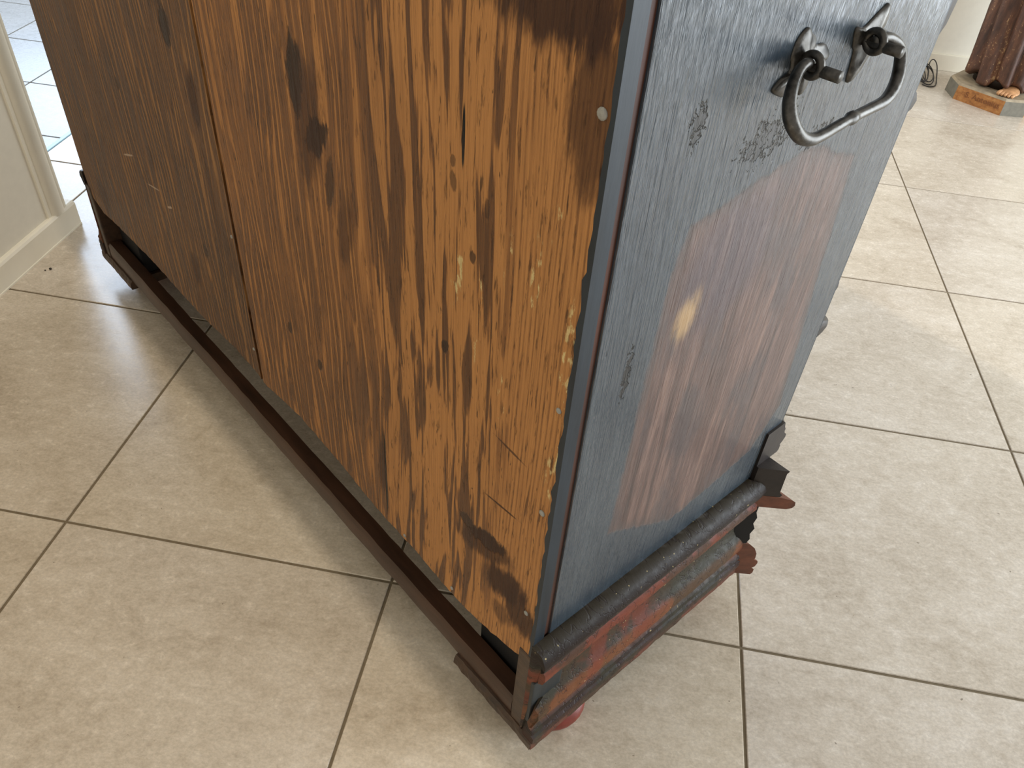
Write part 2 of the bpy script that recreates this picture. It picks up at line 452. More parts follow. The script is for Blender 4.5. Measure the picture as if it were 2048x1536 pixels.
M_MOLD = molding_material()
M_FRONTMOLD = plain_paint('red_brown_front_moulding', srgb(104, 58, 38), 0.38, 0.45, 0.5, (60, 20, 60), 0.0015)

def tile_material(name, a, b, c, rough):
    g = G(name)
    oi = g.new('ShaderNodeObjectInfo').outputs['Random']
    o = g.new('ShaderNodeVectorMath'); o.operation = 'ADD'
    g.put(o.inputs[0], g.obj()); g.put(o.inputs[1], g.vec(g.mul(oi, 37.0), g.mul(oi, 91.0), 0.0))
    P = o.outputs[0]
    n1 = g.noise(g.scale(P, (5.0, 7.5, 1)), 1.0, 5.0, 0.62, 0.5)
    n2 = g.noise(g.scale(P, (38, 55, 1)), 1.0, 5.0, 0.7, 0.3)
    n3 = g.noise(g.scale(P, (160, 200, 1)), 1.0, 3.0, 0.7)
    col = g.ramp(g.add(g.mul(n1, 0.5), g.mul(n2, 0.5)), [(0.32, a), (0.5, b), (0.68, c)])
    fine = g.ss(n3, 0.25, 0.75, 0.86, 1.10)
    col = g.mix(1.0, col, g.vec(fine, fine, fine), 'MULTIPLY')
    dots = g.mul(g.ss(g.noise(g.scale(P, (75, 95, 1)), 1.0, 2.0, 0.5), 0.745, 0.775), 0.65)
    col = g.mix(dots, col, srgb(92, 78, 62))
    oc = g.new('ShaderNodeObjectInfo').outputs['Color']
    col = g.mix(1.0, col, oc, 'MULTIPLY')
    pale = g.ss(g.noise(g.scale(P, (26, 50, 1), (5, 3, 0)), 1.0, 4.0, 0.7, 1.0), 0.66, 0.78)
    col = g.mix(g.mul(pale, 0.18), col, tuple(min(1, x*1.3) for x in c))
    nor = g.bump(g.add(n2, g.mul(dots, -0.5)), 0.12, 0.0015)
    return g.out(col, g.add(rough, g.mul(g.sub(n2, 0.5), 0.2)), normal=nor, spec=0.5)
M_TILE = tile_material('beige_stoneware', srgb(178, 166, 150), srgb(201, 191, 177), srgb(218, 210, 199), 0.25)
M_TILE2 = tile_material('white_stoneware', srgb(160, 166, 170), srgb(170, 176, 180), srgb(180, 186, 189), 0.28)
M_GROUT = plain_paint('taupe_grout', srgb(120, 108, 88), 0.9, 0.15, 0.2, (80, 80, 80))
M_STRIP = G('pale_blue_threshold').out(srgb(170, 205, 222), 0.35)
M_WALL = plain_paint('warm_white_plaster', srgb(226, 221, 206), 0.8, 0.03, 0.3, (40, 40, 40), 0.0008)
M_TRIM = plain_paint('cream_gloss_trim', srgb(232, 226, 208), 0.4, 0.03, 0.5, (20, 20, 20), 0.0005)

def iron():
    g = G('dark_forged_iron')
    n = g.noise(g.obj(), 160.0, 4.0, 0.65); n2 = g.noise(g.obj(), 40.0, 3.0)
    c = g.ramp(g.add(g.mul(n, 0.5), g.mul(n2, 0.5)), [(0.3, srgb(52, 50, 47)), (0.6, srgb(96, 93, 88)), (0.75, srgb(140, 136, 130))])
    return g.out(c, g.ss(n, 0.3, 0.7, 0.28, 0.48), 0.85, g.bump(n, 0.35, 0.0008), 0.5)
M_IRON = iron()

# ------------------------------------------------------------------ setting: floor
floor = boxes('floor', [((-3.6, -2.4, -0.05), (4.9, 4.9, -0.0022))], M_GROUT)
tag(floor, 'beige tiled floor with taupe grout joints', 'floor', kind='structure')

def tile_mesh(sx, sy, name, material):
    h, c = 0.006, 0.0012
    gx, gy = 0.0024, 0.0024
    x0, x1, y0, y1 = gx, sx - gx, gy, sy - gy
    V = [(x0, y0, -h), (x1, y0, -h), (x1, y1, -h), (x0, y1, -h),
         (x0, y0, -c), (x1, y0, -c), (x1, y1, -c), (x0, y1, -c),
         (x0+c, y0+c, 0), (x1-c, y0+c, 0), (x1-c, y1-c, 0), (x0+c, y1-c, 0)]
    F = [(0, 3, 2, 1), (8, 9, 10, 11)]
    for k in range(4):
        q = (k+1) % 4
        F += [(k, q, 4+q, 4+k), (4+k, 4+q, 8+q, 8+k)]
    me = bpy.data.meshes.new(name); me.from_pydata(V, [], F); me.materials.append(material)
    return me

T = 0.6
big_tile = tile_mesh(T, T, 'tile', M_TILE)
for i in range(-1, 8):
    for j in range(-4, 5):
        o = link(bpy.data.objects.new('tile', big_tile), floor)
        o.location = (i*T, j*T, 0)
        k = random.uniform(0.96, 1.0); y = random.uniform(0.0, 0.05) + (0.05 if i < 2 else 0.0)   # random tone per tile, left columns yellower
        o.color = (k, k*(1 - 0.35*y), k*(1 - y*1.3), 1)
# cut tiles against the strip, west of the last full row, and under the partition wall
cut = tile_mesh(0.226, T, 'cut_tile', M_TILE)
for j in range(-4, 5):
    link(bpy.data.objects.new('tile', cut), floor).location = (-0.826, j*T, 0)
tx, ty = 0.328, 0.344
small_tile = tile_mesh(tx, ty, 'small_tile', M_TILE2)
for i in range(1, 8):
    for j in range(-3, 10):
        link(bpy.data.objects.new('tile', small_tile), floor).location = (-0.838 - i*tx, 1.338 + j*ty, 0)
strip = box('trim_3', (-0.838, 0.907, -0.003), (-0.826, 4.6, 0.0025), M_STRIP)
tag(strip, 'pale blue threshold strip let into the floor between two tilings', 'threshold', kind='structure')

# ------------------------------------------------------------------ setting: partition wall at the left
wl = box('wall_left', (-0.66, -2.4, -0.004), (-0.528, 0.880, 2.6), M_WALL)
tag(wl, 'cream plastered end of a partition wall', 'wall', kind='structure')
# rounded corner moulding: profile in x (outwards) and y
prof = [(-0.532, 0.812), (-0.523, 0.813), (-0.522, 0.822), (-0.524, 0.826), (-0.519, 0.829), (-0.513, 0.836), (-0.510, 0.846), (-0.511, 0.857),
        (-0.515, 0.866), (-0.520, 0.870), (-0.519, 0.874), (-0.520, 0.882), (-0.526, 0.889), (-0.535, 0.892), (-0.668, 0.892), (-0.668, 0.876), (-0.532, 0.876)]
tr = rings('trim_1', [[(x, y, z) for x, y in prof] for z in (0.064, 2.6)], M_TRIM, smooth=False)
smooth_by_angle(tr, 40)
tag(tr, 'cream rounded corner moulding running up the end of the partition wall', 'moulding', kind='structure')
bprof = [(-0.530, 0.0), (-0.5125, 0.0), (-0.5125, 0.004), (-0.514, 0.0045), (-0.514, 0.060), (-0.517, 0.066), (-0.522, 0.068), (-0.530, 0.068)]
bb = rings('baseboard_left', [[(x, y, z) for x, z in bprof] for y in (-2.4, 0.909)], M_TRIM, smooth=False)
tag(bb, 'cream skirting board along the foot of the partition wall', 'skirting', kind='structure')
bb2 = box('baseboard_left_end', (-0.668, 0.893, 0.0), (-0.5305, 0.909, 0.068), M_TRIM, bb)

# ------------------------------------------------------------------ setting: far wall and side wall with their windows
Y0 = 2.965
wb = boxes('wall_back', [((-0.5, Y0, 0), (0.2, Y0+.15, 2.6)), ((0.2, Y0, 0), (1.7, Y0+.15, 0.2)), ((0.2, Y0, 2.3), (1.7, Y0+.15, 2.6)),
                         ((1.7, Y0, 0), (4.8, Y0+.15, 2.6))], M_WALL)
tag(wb, 'white far wall behind the wooden figure', 'wall', kind='structure')
bbk = box('baseboard_back', (-0.5, Y0-0.012, 0), (4.65, Y0, 0.066), M_TRIM, bevel=0.003)
tag(bbk, 'white skirting board along the far wall', 'skirting', kind='structure')
wr = boxes('wall_right', [((4.65, -0.9, 0), (4.8, -0.55, 2.6)), ((4.65, -0.55, 0), (4.8, 2.05, 0.04)), ((4.65, -0.55, 2.3), (4.8, 2.05, 2.6)), ((4.65, 2.05, 0), (4.8, Y0, 2.6))], M_WALL)
tag(wr, 'white side wall with a window', 'wall', kind='structure')
def window(n, a, b, axis):
    lst = []
    t = 0.05
    if axis == 'y':
        x0, x1, y = a[0], b[0], Y0 + 0.06
        for q in ((x0, x0+t), ((x0+x1)/2-t/2, (x0+x1)/2+t/2), (x1-t, x1)): lst.append(((q[0], y, 0.2), (q[1], y+0.05, 2.3)))
        for z in (0.2, 2.25): lst.append(((x0, y, z), (x1, y+0.05, z+t)))
    else:
        y0, y1, x = a[1], b[1], 4.71
        for q in ((y0, y0+t), ((y0+y1)/2-t/2, (y0+y1)/2+t/2), (y1-t, y1)): lst.append(((x, q[0], 0.2), (x+0.05, q[1], 2.3)))
        for z in (0.2, 2.25): lst.append(((x, y0, z), (x+0.05, y1, z+t)))
    o = boxes('window_%d' % n, lst, M_TRIM)
    tag(o, 'white window frame in a wall opening', 'window', kind='structure')
window(1, (0.2, 0), (1.7, 0), 'y')
window(2, (0, -0.55), (0, 2.05), 'x')

# ------------------------------------------------------------------ the wardrobe, local axes: x = depth (back to front), y = across, z = up
ward = bpy.data.objects.new('wardrobe', None)
link(ward)
ward.location = (0.87953, -0.26246, 0)
ward.rotation_euler = (0, 0, R(51))
tag(ward, 'large antique painted wardrobe seen from its bare pine back, slate blue side', 'wardrobe')
H = 1.78
WT = 1.545            # width over the plinth
UL, UR = 1.515, 0.028  # outer faces of the case sides

def jag(x, s, amp): return (mnoise.noise(Vector((x*s, 3.1, 0.7))))*amp

bottom = [(0.0282, .2546), (.0572, .2357), (.1071, .2233), (.1606, .2148), (.2176, .2155), (.2775, .2226), (.3473, .2231), (.3937, .2258), (.4763, .2393),
          (.5953, .2480), (.66, .240), (.7221, .2324), (.7357, .2402), (.8228, .2452), (.9578, .2327), (1.056, .235), (1.1673, .2387), (1.3497, .2307), (1.4408, .2230), (1.4934, .2378), (1.5032, .2718), (1.512, .33)]
def bot(u):
    if u <= bottom[0][0]: return bottom[0][1]
    for (a, wa), (b, wb_) in zip(bottom, bottom[1:]):
        if a <= u <= b: return wa + (wb_-wa)*(u-a)/(b-a)
    return bottom[-1][1]
def board(u0, u1, material, left_soft=False):
    n = int((u1-u0)/0.006)
    pts = []
    for k in range(n+1):
        u = u0 + (u1-u0)*k/n
        pts.append((u, bot(u) + jag(u, 90, 0.0022) + jag(u, 260, 0.0015)))
    side = []
    for k in range(1, 40):
        w_ = bot(u1) + (H-0.06-bot(u1))*k/40
        side.append((u1 + jag(w_, 30, 0.0012), w_))
    outline = pts + side + [(u1, H-0.06), (u0, H-0.06)]
    V = [(0.006, u, w_) for u, w_ in outline] + [(0.0235, u, w_) for u, w_ in outline]
    n = len(outline)
    F = [tuple(range(n)), tuple(range(2*n-1, n-1, -1))] + [(k, n+k, n+(k+1) % n, (k+1) % n) for k in range(n)]
    return mesh_obj('back_board', V, F, material, ward)
def board_with_edge():
    o = board(0.028, 0.7205, M_BOARD_R)
    o.data.materials.append(M_BLUE_EDGE)
    for p in o.data.polygons:
        if p.normal.y < -0.9 and p.center.y < 0.03: p.material_index = 1
    return o
b1 = board_with_edge(); b1['label'] = 'wide orange pine plank with knots and flame grain'
b2 = board(0.7290, 1.508, M_BOARD_L); b2['label'] = 'brown pine plank with straight grain'

# painted edge lipping over the outer edge of the plank
lip = [(u, w_) for u, w_ in [(0.0, 0)]]
V, F = [], []
nn = 150
for k in range(nn+1):
    w_ = 0.262 + (H-0.08-0.262)*k/nn
    d = 0.0035 + abs(jag(w_, 38, 0.005)) + abs(jag(w_, 120, 0.003))
    V += [(0.0052, 0.0272, w_), (0.0052, 0.028 + d, w_), (0.0066, 0.028 + d, w_), (0.0066, 0.0272, w_)]
for k in range(nn):
    a, b = 4*k, 4*k+4
    F += [(a, a+1, b+1, b), (a+1, a+2, b+2, b+1), (a+3, a, b, b+3)]
mesh_obj('paint_edge', V, F, M_BLUE_EDGE, ward)

# nails
def nail(u, w_, r=0.0042):
    o = lathe('nail', [(0, -0.0018), (r*0.6, -0.0016), (r, -0.0008), (r, 0.001)], (0.0058, u, w_), M_NAIL, ward, n=12, axis='X')
M_NAIL = plain_paint('grey_nail_head', srgb(150, 148, 140), 0.5, 0.25, 0.5, (200, 200, 200))
for u, w_, r in [(.040, .973, .0048), (.044, .536, .004), (.041, .688, .0032), (.047, .342, .0035), (.302, .232, .003), (.190, .228, .003), (.737, .52, .003), (.735, .30, .003)]:
    nail(u, w_, r)

# case
box('side_panel', (0.0335, UR, 0.262), (0.4925, UR+0.022, H-0.06), M_BLUE, ward, bevel=0.0015)['label'] = 'slate blue painted side with faded pink field'
box('side_panel', (0.0335, UL-0.022, 0.262), (0.4925, UL, H-0.06), M_BLUE_EDGE, ward, bevel=0.0015)
box('rabbet', (0.0236, UR+0.003, 0.262), (0.050, UR+0.035, H-0.06), M_BROWN_GAP, ward)
box('rabbet', (0.0236, UL-0.035, 0.262), (0.050, UL-0.003, H-0.06), M_BROWN_GAP, ward)
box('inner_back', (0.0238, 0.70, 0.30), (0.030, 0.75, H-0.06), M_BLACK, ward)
box('case_bottom', (0.026, UR+0.022, 0.268), (0.47, UL-0.022, 0.290), M_INNER, ward)
box('case_top', (-0.004, -0.004, H-0.06), (0.53, WT+0.004, H), M_FRONT, ward, bevel=0.012)
box('front_frame', (0.4925, UR+0.002, 0.285), (0.499, UL-0.002, H-0.06), M_BLUE_EDGE, ward)
# two front doors with raised fields and knobs
for k, (ua, ub) in enumerate(((0.16, 0.768), (0.775, 1.385))):
    d = box('door', (0.499, ua, 0.40), (0.515, ub, H-0.14), M_BLUE_EDGE, ward, bevel=0.003)
    for wa, wb_ in ((0.47, 0.98), (1.05, H-0.2)):
        box('door_field', (0.515, ua+0.09, wa), (0.523, ub-0.09, wb_), M_FRONTMOLD, d, bevel=0.006)
    kk = lathe('door_knob', [(0, 0), (.007, 0.0), (.006, .012), (.013, .020), (.012, .030), (0, .034)], (0.515, ub-0.045 if k == 0 else ua+0.045, 1.02), M_IRON, d, n=16, axis='X')

# carved half-baluster pilasters down the two front corners
def pilaster(uc, sgn):
    prof = [(.345, .003), (.352, .004), (.362, .030), (.368, .034), (.374, .024), (.385, .004), (.395, .002), (.5, .002), (.538, .003), (.544, .036), (.550, .048), (.558, .044),
            (.566, .024), (.572, .003), (.576, .013), (.59, .017), (.606, .015), (.611, .001), (.615, .012), (.622, .022), (.630, .020), (.640, .002), (.70, .002), (.855, .002),
            (.860, .028), (.868, .036), (.878, .024), (.885, .002), (.89, .014), (.905, .018), (.920, .012), (.926, .001), (.935, .010), (.95, .030), (.97, .036), (1.0, .040),
            (1.05, .040), (1.2, .030), (1.4, .018), (1.6, .010), (H-0.06, .02)]
    rs = []
    for w_, d in prof:
        ring = []
        for k in range(17):
            a = math.pi*k/16
            ring.append((0.4935 + d*max(0, math.sin(a))**0.3, uc + 0.042*math.cos(a), w_))
        rs.append(ring)
    o = rings('pilaster', rs, M_FRONT, ward, smooth=True)
    smooth_by_angle(o, 50)
pilaster(UR + 0.045, 1); pilaster(UL - 0.045, -1)

# ---- plinth: moulded sides
side_prof = [(.028, .2915), (.022, .2905), (.012, .287), (.0055, .280), (.002, .270), (.0035, .259), (.009, .250), (.015, .2465),
             (.011, .2435), (.0062, .236), (.005, .2255), (.008, .2155), (.013, .2105),
             (.0175, .2065), (.021, .196), (.022, .181), (.020, .166), (.015, .153),
             (.010, .1485), (.005, .139), (.003, .126), (.005, .114), (.009, .1085),
             (.003, .1045), (.001, .0965), (.004, .0915), (-.001, .0885), (-.002, .0765), (.001, .0725), (0.0, .055)]
def start_v(w_):
    if w_ > 0.247: return 0.004 + abs(jag(w_, 200, 0.004))
    if w_ > 0.205: return 0.011 + abs(jag(w_, 150, 0.006))
    if w_ > 0.150: return 0.026 + jag(w_, 130, 0.010)
    if w_ > 0.118: return 0.012 + jag(w_, 130, 0.008)
    return 0.0005
def side_moulding(mirror):
    rs = []
    n = 60
    for k in range(n+1):
        t = k/n
        ring = []
        for u, w_ in side_prof:
            v = start_v(w_) + (0.478 - u - start_v(w_))*t
            uu = u + jag(v + w_*7, 45, 0.0009) + jag(v + w_*3, 160, 0.0006)
            ring.append((v, WT-uu if mirror else uu, w_ + jag(v*1.7 + w_, 60, 0.0007)))
        v0 = start_v(.06) + (0.478 - start_v(.06))*t
        u = 0.026
        ring.append((v0, WT-u if mirror else u, 0.055))
        v1 = start_v(.29) + (0.455 - start_v(.29))*t
        ring.append((v1, WT-0.0285 if mirror else 0.0285, 0.2915))
        rs.append(ring)
    o = rings('side_moulding', rs, M_MOLD, ward, smooth=True)
    smooth_by_angle(o, 38)
    return o
side_moulding(False)['label'] = 'marbled red, green and black plinth moulding'
side_moulding(True)
for y0, y1 in ((0.0265, 0.050), (WT-0.050, WT-0.0265)):
    box('side_board', (0.004, y0, 0.060), (0.46, y1, 0.262), M_BLOCK, ward, bevel=0.003)
# exposed dark end where the moulding is broken away
for y0, y1 in ((0.016, 0.0262), (WT-0.0262, WT-0.016)):
    box('broken_core', (0.005, y0, 0.105), (0.06, y1, 0.212), M_CORE, ward, bevel=0.002)

# ---- plinth: mitred front mouldings
def front_moulding(name, prof, material):
    rs = []
    for e in (0, 1):
        ring = []
        for v, w_ in prof:
            off = v - 0.4755
            ring.append((v, -off if e == 0 else WT + off, w_))
        rs.append(ring)
    o = rings(name, rs, material, ward, smooth=False)
    smooth_by_angle(o, 30)
    return o
front_moulding('front_moulding', [(.455, .055), (.4945, .055), (.4965, .060), (.4965, .070), (.493, .074), (.496, .078), (.4975, .088), (.4965, .094), (.4915, .0965),
                                  (.4925, .101), (.4915, .114), (.487, .127), (.480, .136), (.455, .138)], M_FRONTMOLD)
front_moulding('front_ledge', [(.455, .232), (.502, .232), (.508, .236), (.510, .242), (.509, .250), (.505, .254), (.490, .258), (.455, .259)], M_FRONTMOLD)['label'] = 'orange brown mitred ledge'
front_moulding('front_block', [(.455, .259), (.490, .259), (.4915, .264), (.488, .269), (.487, .312), (.489, .318), (.455, .320)], M_FRONT)
front_moulding('plinth_front', [(.440, .138), (.4745, .138), (.4768, .150), (.4745, .163), (.4772, .178), (.4735, .190), (.4752, .205), (.472, .218), (.472, .232), (.440, .232)], M_BLACK)  # shadowed face under the ledge, its shade painted in as black
bp = [(.455, .318), (.508, .318), (.511, .322), (.511, .330), (.508, .334), (.512, .338), (.517, .345), (.516, .352), (.509, .358), (.5055, .365), (.506, .369), (.501, .376), (.4965, .388), (.455, .388)]
o = rings('front_base_moulding', [[(v, u, w_) for v, w_ in bp] for u in (0.024, WT-0.030)], M_FRONT, ward, smooth=False)
smooth_by_angle(o, 30)

# ---- plinth: back rail, corner blocks, ball feet
V, F = [], []
rs = []
for k in range(61):
    u = 0.052 + (WT-0.104)*k/60
    j1, j2 = jag(u, 25, .0015), jag(u + 9, 60, .001)
    rs.append([(0.006+j1, u, 0.078), (0.0065+j1, u, 0.110+j2), (0.0100+j1, u, 0.1175+j2), (0.0345+j2, u, 0.1165), (0.0345, u, 0.078)])
rail = rings('back_rail', rs, M_RAIL, ward, smooth=False)
smooth_by_angle(rail, 30)
for y0, y1 in ((0.001, 0.172), (WT-0.172, WT-0.001)):
    prof = [(-0.0005, .055), (-.002, .060), (-.001, .070), (.003, .0775), (.12, .0775), (.12, .055)]
    rs = []
    for k in range(25):
        u = y0 + (y1-y0)*k/24
        rs.append([(v + jag(u + w_*20, 70, .002)*(1 if v < .01 else 0), u, w_) for v, w_ in prof])
    o = rings('corner_block', rs, M_BLOCK, ward, smooth=False)
    a, b = (y0+0.049, y1-0.01) if y0 < 0.5 else (y0+0.01, y1-0.049)
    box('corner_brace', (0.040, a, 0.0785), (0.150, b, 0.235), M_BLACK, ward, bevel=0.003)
for v in (0.090, 0.40):
    for u in ((0.049, WT-0.049) if v < 0.2 else (0.075, WT-0.075)):
        lathe('ball_foot', [(0.0, 0.0), (.030, 0.0), (.042, .006), (.050, .016), (.053, .027), (.050, .038), (.040, .047), (.030, .0505), (.030, .0552), (0, .0552)], (v, u, 0), M_FOOT, ward)

# ------------------------------------------------------------------ iron carrying handle on the blue side
def plate(centre, pts):
    """leaf-shaped rose of hammered sheet: pointed petals with raised ribs"""
    cv, cw = centre
    ext = [pts[-1]] + pts + [pts[0], pts[1]]
    out = []
    for i in range(1, len(ext)-2):
        a, b, c, d = (Vector(q) for q in ext[i-1:i+3])
        for k in range(5):
            t = k/5
            out.append(0.5*((2*b) + (c-a)*t + (2*a-5*b+4*c-d)*t*t + (-a+3*b-3*c+d)*t**3))
    rmax = max((p - Vector(centre)).length for p in out)
    rings_ = []
    for s_, h in ((1.0, 0.0), (1.0, 0.0010), (0.95, 0.0024), (0.82, 0.0036), (0.62, 0.0040), (0.42, 0.0044), (0.22, 0.0056), (0.03, 0.0060)):
        ring = []
        for p in out:
            d = (p - Vector(centre))*1.1
            rib = (d.length/rmax)**2
            hh = h*(0.45 + 0.75*rib if s_ > 0.3 else 1.0)
            ring.append((cv + d.x*s_, UR - 0.0002 - hh, cw + d.y*s_))
        rings_.append(ring)
    o = rings('backplate', rings_, M_IRON, ward, smooth=True)
    smooth_by_angle(o, 60)
plate((.2345, .966), [(.2263, .9940), (.236, .9880), (.2423, .9842), (.2460, .9785), (.2590, .9765), (.2690, .9664), (.2605, .9600), (.2487, .9540), (.2500, .9460), (.2429, .9395),
                      (.2330, .9480), (.2210, .9430), (.2015, .9515), (.2070, .9590), (.2183, .9636), (.2150, .9756), (.2170, .9870)])
plate((.3395, .9640), [(.3529, .9925), (.3590, .9797), (.3570, .9740), (.3730, .9640), (.3600, .9540), (.3510, .9520), (.3447, .9447), (.3366, .9372), (.3251, .9340), (.3220, .9496),
                       (.3198, .9600), (.3150, .9660), (.3108, .9804), (.3240, .9790), (.3331, .9837), (.3430, .9890)])
def eye(cv, cu, cw):
    pts = []
    for k in range(25):
        a = 2*math.pi*k/24
        pts.append((cv + 0.0030*math.cos(a)*0.3, cu + 0.0086*math.cos(a), cw + 0.0086*math.sin(a)))
    o = tube('eyelet', pts, 0.0036, M_IRON, ward, n=10)
    # neck into the wood and the projecting split stub
    s = tube('stub', [(cv+0.002, UR-0.001, cw-0.001), (cv+0.002, cu, cw-0.002), (cv+0.001, cu-0.012, cw-0.002), (cv-0.0005, cu-0.0265, cw-0.001)], lambda t: 0.0052 if t > .3 else 0.004, M_IRON, o, n=8)
eye(0.2245, 0.0135, 0.971)
eye(0.3225, 0.0135, 0.972)
bail_pts = [(0.2255, 0.0135, 0.9715), (0.2127, 0.0128, 0.9746), (0.2018, 0.0111, 0.9718), (0.1907, 0.0067, 0.9644), (0.1822, 0.0006, 0.9543), (0.1801, -0.0062, 0.943), (0.1864, -0.0131, 0.9315),
            (0.1994, -0.0166, 0.9256), (0.2152, -0.0172, 0.9247), (0.2424, -0.0163, 0.9262), (0.2707, -0.0154, 0.9277), (0.2957, -0.015, 0.9283), (0.3218, -0.0142, 0.9297), (0.3419, -0.0096, 0.9373),
            (0.3551, -0.0019, 0.9501), (0.3588, 0.0049, 0.9615), (0.3506, 0.0097, 0.9694), (0.3364, 0.0123, 0.9738), (0.3200, 0.0130, 0.9725)]
def bail_r(t):
    base = 0.0046 + 0.0016*math.exp(-((t-0.30)/0.12)**2) + 0.0014*math.exp(-((t-0.74)/0.10)**2)
    if abs(t-0.545) < 0.009: base += 0.0012
    elif abs(t-0.525) < 0.006: base -= 0.0004
    if t < 0.03: base *= 0.7
    return base
handle = tube('bail', catmull(bail_pts, 10), bail_r, M_IRON, ward, n=14)
handle['label'] = 'dark forged iron bail handle with a collared grip'

# ------------------------------------------------------------------ carved wooden figure on an eight-sided base, by the far wall
fig = bpy.data.objects.new('carved_figure', None)
link(fig)
fig.location = (2.212, 2.585, 0)
fig.rotation_euler = (0, 0, math.atan2(-0.623, 0.782))
tag(fig, 'weathered carved wooden robed figure on a low eight-sided base by the far wall', 'sculpture')
def fig_mats():
    g = G('worn_brown_robe')
    n = g.noise(g.scale(g.obj(), (28, 28, 7)), 1.0, 5.0, 0.65); n2 = g.noise(g.obj(), 120.0, 4.0, 0.7)
    c = g.ramp(n, [(0.3, srgb(44, 30, 26)), (0.5, srgb(88, 58, 44)), (0.68, srgb(122, 82, 58))])
    worn = g.ss(g.add(g.mul(n2, 0.6), g.mul(n, 0.4)), 0.56, 0.64)
    c = g.mix(g.mul(worn, 0.75), c, srgb(198, 165, 120))
    robe = g.out(c, 0.5, normal=g.bump(n2, 0.4, 0.003))
    g = G('base_orange_front')
    n = g.noise(g.scale(g.obj(), (40, 40, 60)), 1.0, 5.0, 0.7)
    orange = g.out(g.ramp(n, [(0.3, srgb(118, 76, 44)), (0.5, srgb(176, 118, 64)), (0.7, srgb(196, 146, 86))]), 0.6, normal=g.bump(n, 0.4, 0.002))
    grey = plain_paint('base_grey_corner', srgb(118, 114, 102), 0.6, 0.2, 0.4, (50, 50, 50))
    cream = plain_paint('base_worn_top', srgb(160, 146, 122), 0.6, 0.45, 0.4, (22, 22, 22), 0.003)
    skin = plain_paint('carved_toes', srgb(196, 148, 104), 0.5, 0.3, 0.4, (80, 80, 80))
    ink = plain_paint('carved_letters', srgb(132, 84, 50), 0.7, 0.1)
    return robe, orange, grey, cream, skin, ink
M_ROBE, M_OR, M_GREY, M_CREAM, M_SKIN, M_INK = fig_mats()
oct_ = [(-.095, 0), (.095, 0), (.160, .065), (.160, .205), (.095, .270), (-.095, .270), (-.160, .205), (-.160, .065)]
def inset(p, d): return (p[0]*(1-d/.16), .135 + (p[1]-.135)*(1-d/.135))
rs = [[(x, y, z) for x, y in [inset(p, d) for p in oct_]] for z, d in ((0, 0.0), (.054, .002), (.062, .008))]
base = rings('base', rs, M_OR, fig, smooth=False)
for m in (M_GREY, M_CREAM): base.data.materials.append(m)
for p in base.data.polygons:
    n = p.normal
    if n.z > 0.35: p.material_index = 2
    elif abs(n.x) > 0.3 and abs(n.y) > 0.3: p.material_index = 1
# robe: stacked rings with deep vertical folds
rs = []
NT = 120
def lerp_tab(tab, z):
    for (a, va), (b, vb) in zip(tab, tab[1:]):
        if a <= z <= b: return va + (vb-va)*(z-a)/(b-a)
    return tab[-1][1]
ax_t = [(0, .128), (.1, .132), (.3, .142), (.5, .140), (.7, .120), (.85, .128), (.93, .11), (.965, .035), (1.0, .040), (1.05, .052), (1.10, .048), (1.135, .02)]
ay_t = [(0, .098), (.1, .100), (.3, .104), (.5, .10), (.7, .085), (.85, .085), (.93, .06), (.965, .035), (1.0, .045), (1.05, .058), (1.10, .052), (1.135, .02)]
fold_t = [(0, 1.0), (.5, .8), (.8, .45), (.93, .15), (.965, 0), (1.2, 0)]
zs = [0.0, 0.008, 0.02, 0.05, .09, .14, .2, .26, .32, .4, .5, .6, .7, .8, .87, .91, .935, .955, .97, .985, 1.0, 1.02, 1.05, 1.08, 1.10, 1.12, 1.135]
for z in zs:
    ring = []
    for k in range(NT):
        a = 2*math.pi*k/NT
        f = lerp_tab(fold_t, z)
        ph = a + 0.25*math.sin(z*3)
        fo = 0.15*(abs(math.cos(5.5*ph + 0.6))**0.7*2 - 1.2) + 0.05*math.cos(8*ph + 1.9 + z*2) + 0.02*math.cos(23*ph + z*4)
        r = 1 + f*fo
        hem = 0.030*(0.5 + 0.5*math.sin(5*a + 1.0)) + 0.016*math.cos(9*ph + .6)
        zz = 0.066 + z + (max(0, hem) if z < 0.001 else max(0, hem)*max(0, 1 - z/0.12))
        q = 0.86 if z < .001 else 1.0
        ring.append((lerp_tab(ax_t, z)*r*q*math.cos(a), .140 + lerp_tab(ay_t, z)*r*q*math.sin(a), zz))
    rs.append(ring)
rings('robe', rs, M_ROBE, fig, smooth=True)
core = rings('hem_core', [[(0.10*math.cos(2*math.pi*k/32), .14+0.075*math.sin(2*math.pi*k/32), z) for k in range(32)] for z in (0.0615, 0.12)], M_FRONT, fig)
# toes of a foot showing below the hem
foot = bpy.data.objects.new('foot', None); link(foot, fig)
rsf = []
for k in range(9):
    t = k/8
    wd = 0.030*(0.75 + 0.35*math.sin(math.pi*min(1, t*1.1)))*(1 if t < .9 else .75); ht = 0.030*(1-0.55*t)
    rsf.append([(0.078 + wd*math.cos(2*math.pi*j/16), 0.085 - 0.055*t, 0.062 + max(0, ht*0.5 + ht*0.5*math.sin(2*math.pi*j/16))) for j in range(16)])
rings('instep', rsf, M_SKIN, foot)
for j in range(5):
    x = 0.052 + j*0.0125
    L = (0.030, 0.029, 0.027, 0.024, 0.020)[j]
    r = (0.0085, 0.0066, 0.0062, 0.0058, 0.0054)[j]
    tube('toe', [(x, 0.040, 0.070), (x, 0.030, 0.0715), (x, 0.034 - L*0.6, 0.0695), (x, 0.034 - L*0.75, 0.0675)], lambda t, r=r: r*(1.0 if t < .7 else .6), M_SKIN, foot, n=10)
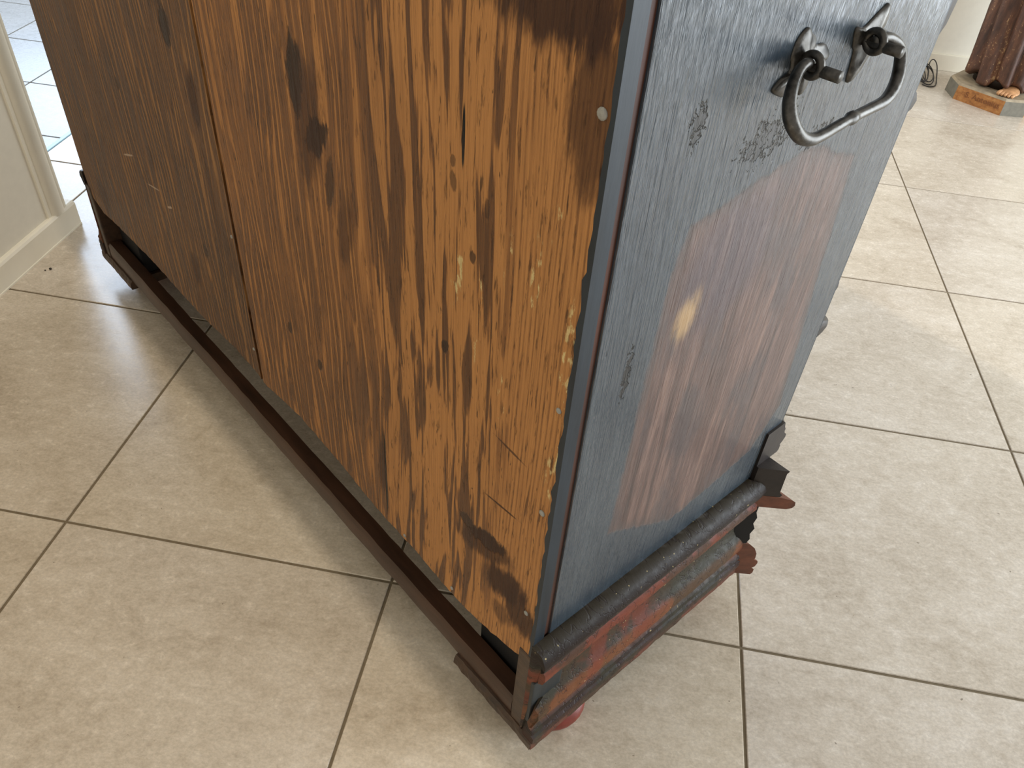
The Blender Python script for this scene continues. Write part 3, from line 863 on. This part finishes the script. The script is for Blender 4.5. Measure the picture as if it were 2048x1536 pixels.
# carved worn lettering on the orange face
cu = bpy.data.curves.new('lettering', 'FONT')
cu.body = 'S. Antonius'
cu.size = 0.030; cu.extrude = 0.0006; cu.align_x = 'CENTER'; cu.align_y = 'CENTER'
tmp = bpy.data.objects.new('lettering_tmp', cu); COL.objects.link(tmp)
dg = bpy.context.evaluated_depsgraph_get()
me = bpy.data.meshes.new_from_object(tmp.evaluated_get(dg))
bpy.data.objects.remove(tmp)
me.materials.clear(); me.materials.append(M_INK)
lt = link(bpy.data.objects.new('lettering', me), fig)
lt.location = (0.012, 0.0002, 0.030); lt.rotation_euler = (R(90), 0, 0)

# ------------------------------------------------------------------ loose cable by the skirting
M_CABLE = G('thin_dark_cable').out(srgb(40, 38, 38), 0.5)
pts = []
for k in range(120):
    a = 2*math.pi*k/24
    q = k/119
    sx, sy = 0.020 + 0.010*math.sin(q*9), 0.078 + 0.012*math.sin(q*7 + 1)
    pts.append((2.058 + 0.012*math.sin(q*11) + sx*math.cos(a) + 0.10*sy*math.sin(a), 2.835 + sy*math.sin(a), 0.004 + 0.014*q + 0.010*(1 + math.sin(a))))
pts += [(2.085, 2.90, .045), (2.105, 2.925, .05), (2.118, 2.90, .035), (2.112, 2.83, .008), (2.095, 2.76, .0035), (2.065, 2.735, .003), (2.04, 2.75, .003)]
cb = tube('cable', catmull(pts, 4), 0.0022, M_CABLE, n=6)
tag(cb, 'thin dark cable coiled on the tiles at the far skirting board', 'cable')

# ------------------------------------------------------------------ two crumbs on the floor
M_CRUMB = G('dark_crumb').out(srgb(46, 40, 32), 0.8)
for x, y, r, which in ((-0.468, 0.696, 0.0032, 'larger'), (-0.477, 0.688, 0.0019, 'smaller')):
    rs = []
    for k in range(6):
        t = -1 + 2*k/5
        q = r*math.sqrt(max(0.02, 1 - t*t))
        rs.append([(q*math.cos(2*math.pi*j/8)*(1 + 0.3*math.sin(j*2.3 + k)), q*math.sin(2*math.pi*j/8)*(1 + 0.25*math.cos(j*1.7 + k)), r*0.8*(t + 1)) for j in range(8)])
    cr = rings('crumb', rs, M_CRUMB)
    cr.location = (x, y, 0)
    tag(cr, which + ' of two dark crumbs on the beige tile near the cream skirting board', 'crumb', 'crumbs on the floor')

# ------------------------------------------------------------------ ceiling lamp (out of view, above the wardrobe)
lamp = bpy.data.objects.new('ceiling_downlight', None); link(lamp)
LV, LU = 0.010, 0.62
ev = Vector((math.cos(R(51)), math.sin(R(51)), 0)); eu = Vector((-math.sin(R(51)), math.cos(R(51)), 0))
lamp.location = Vector((0.87953, -0.26246, 2.75)) + ev*LV + eu*LU
tag(lamp, 'round white downlight above the wardrobe', 'lamp')
M_LAMP = plain_paint('white_lamp_ring', srgb(230, 230, 226), 0.5, 0.02)
lathe('ring', [(.045, 0.0), (.06, 0.0), (.062, .01), (.05, .04), (.045, .04), (.045, 0.0)], (0, 0, 0.0), M_LAMP, lamp)
ld = bpy.data.lights.new('downlight', 'POINT'); ld.energy = 80; ld.color = (1.0, 0.88, 0.72); ld.shadow_soft_size = 0.010
lo = bpy.data.objects.new('downlight', ld); link(lo, lamp); lo.location = (0, 0, -0.03)
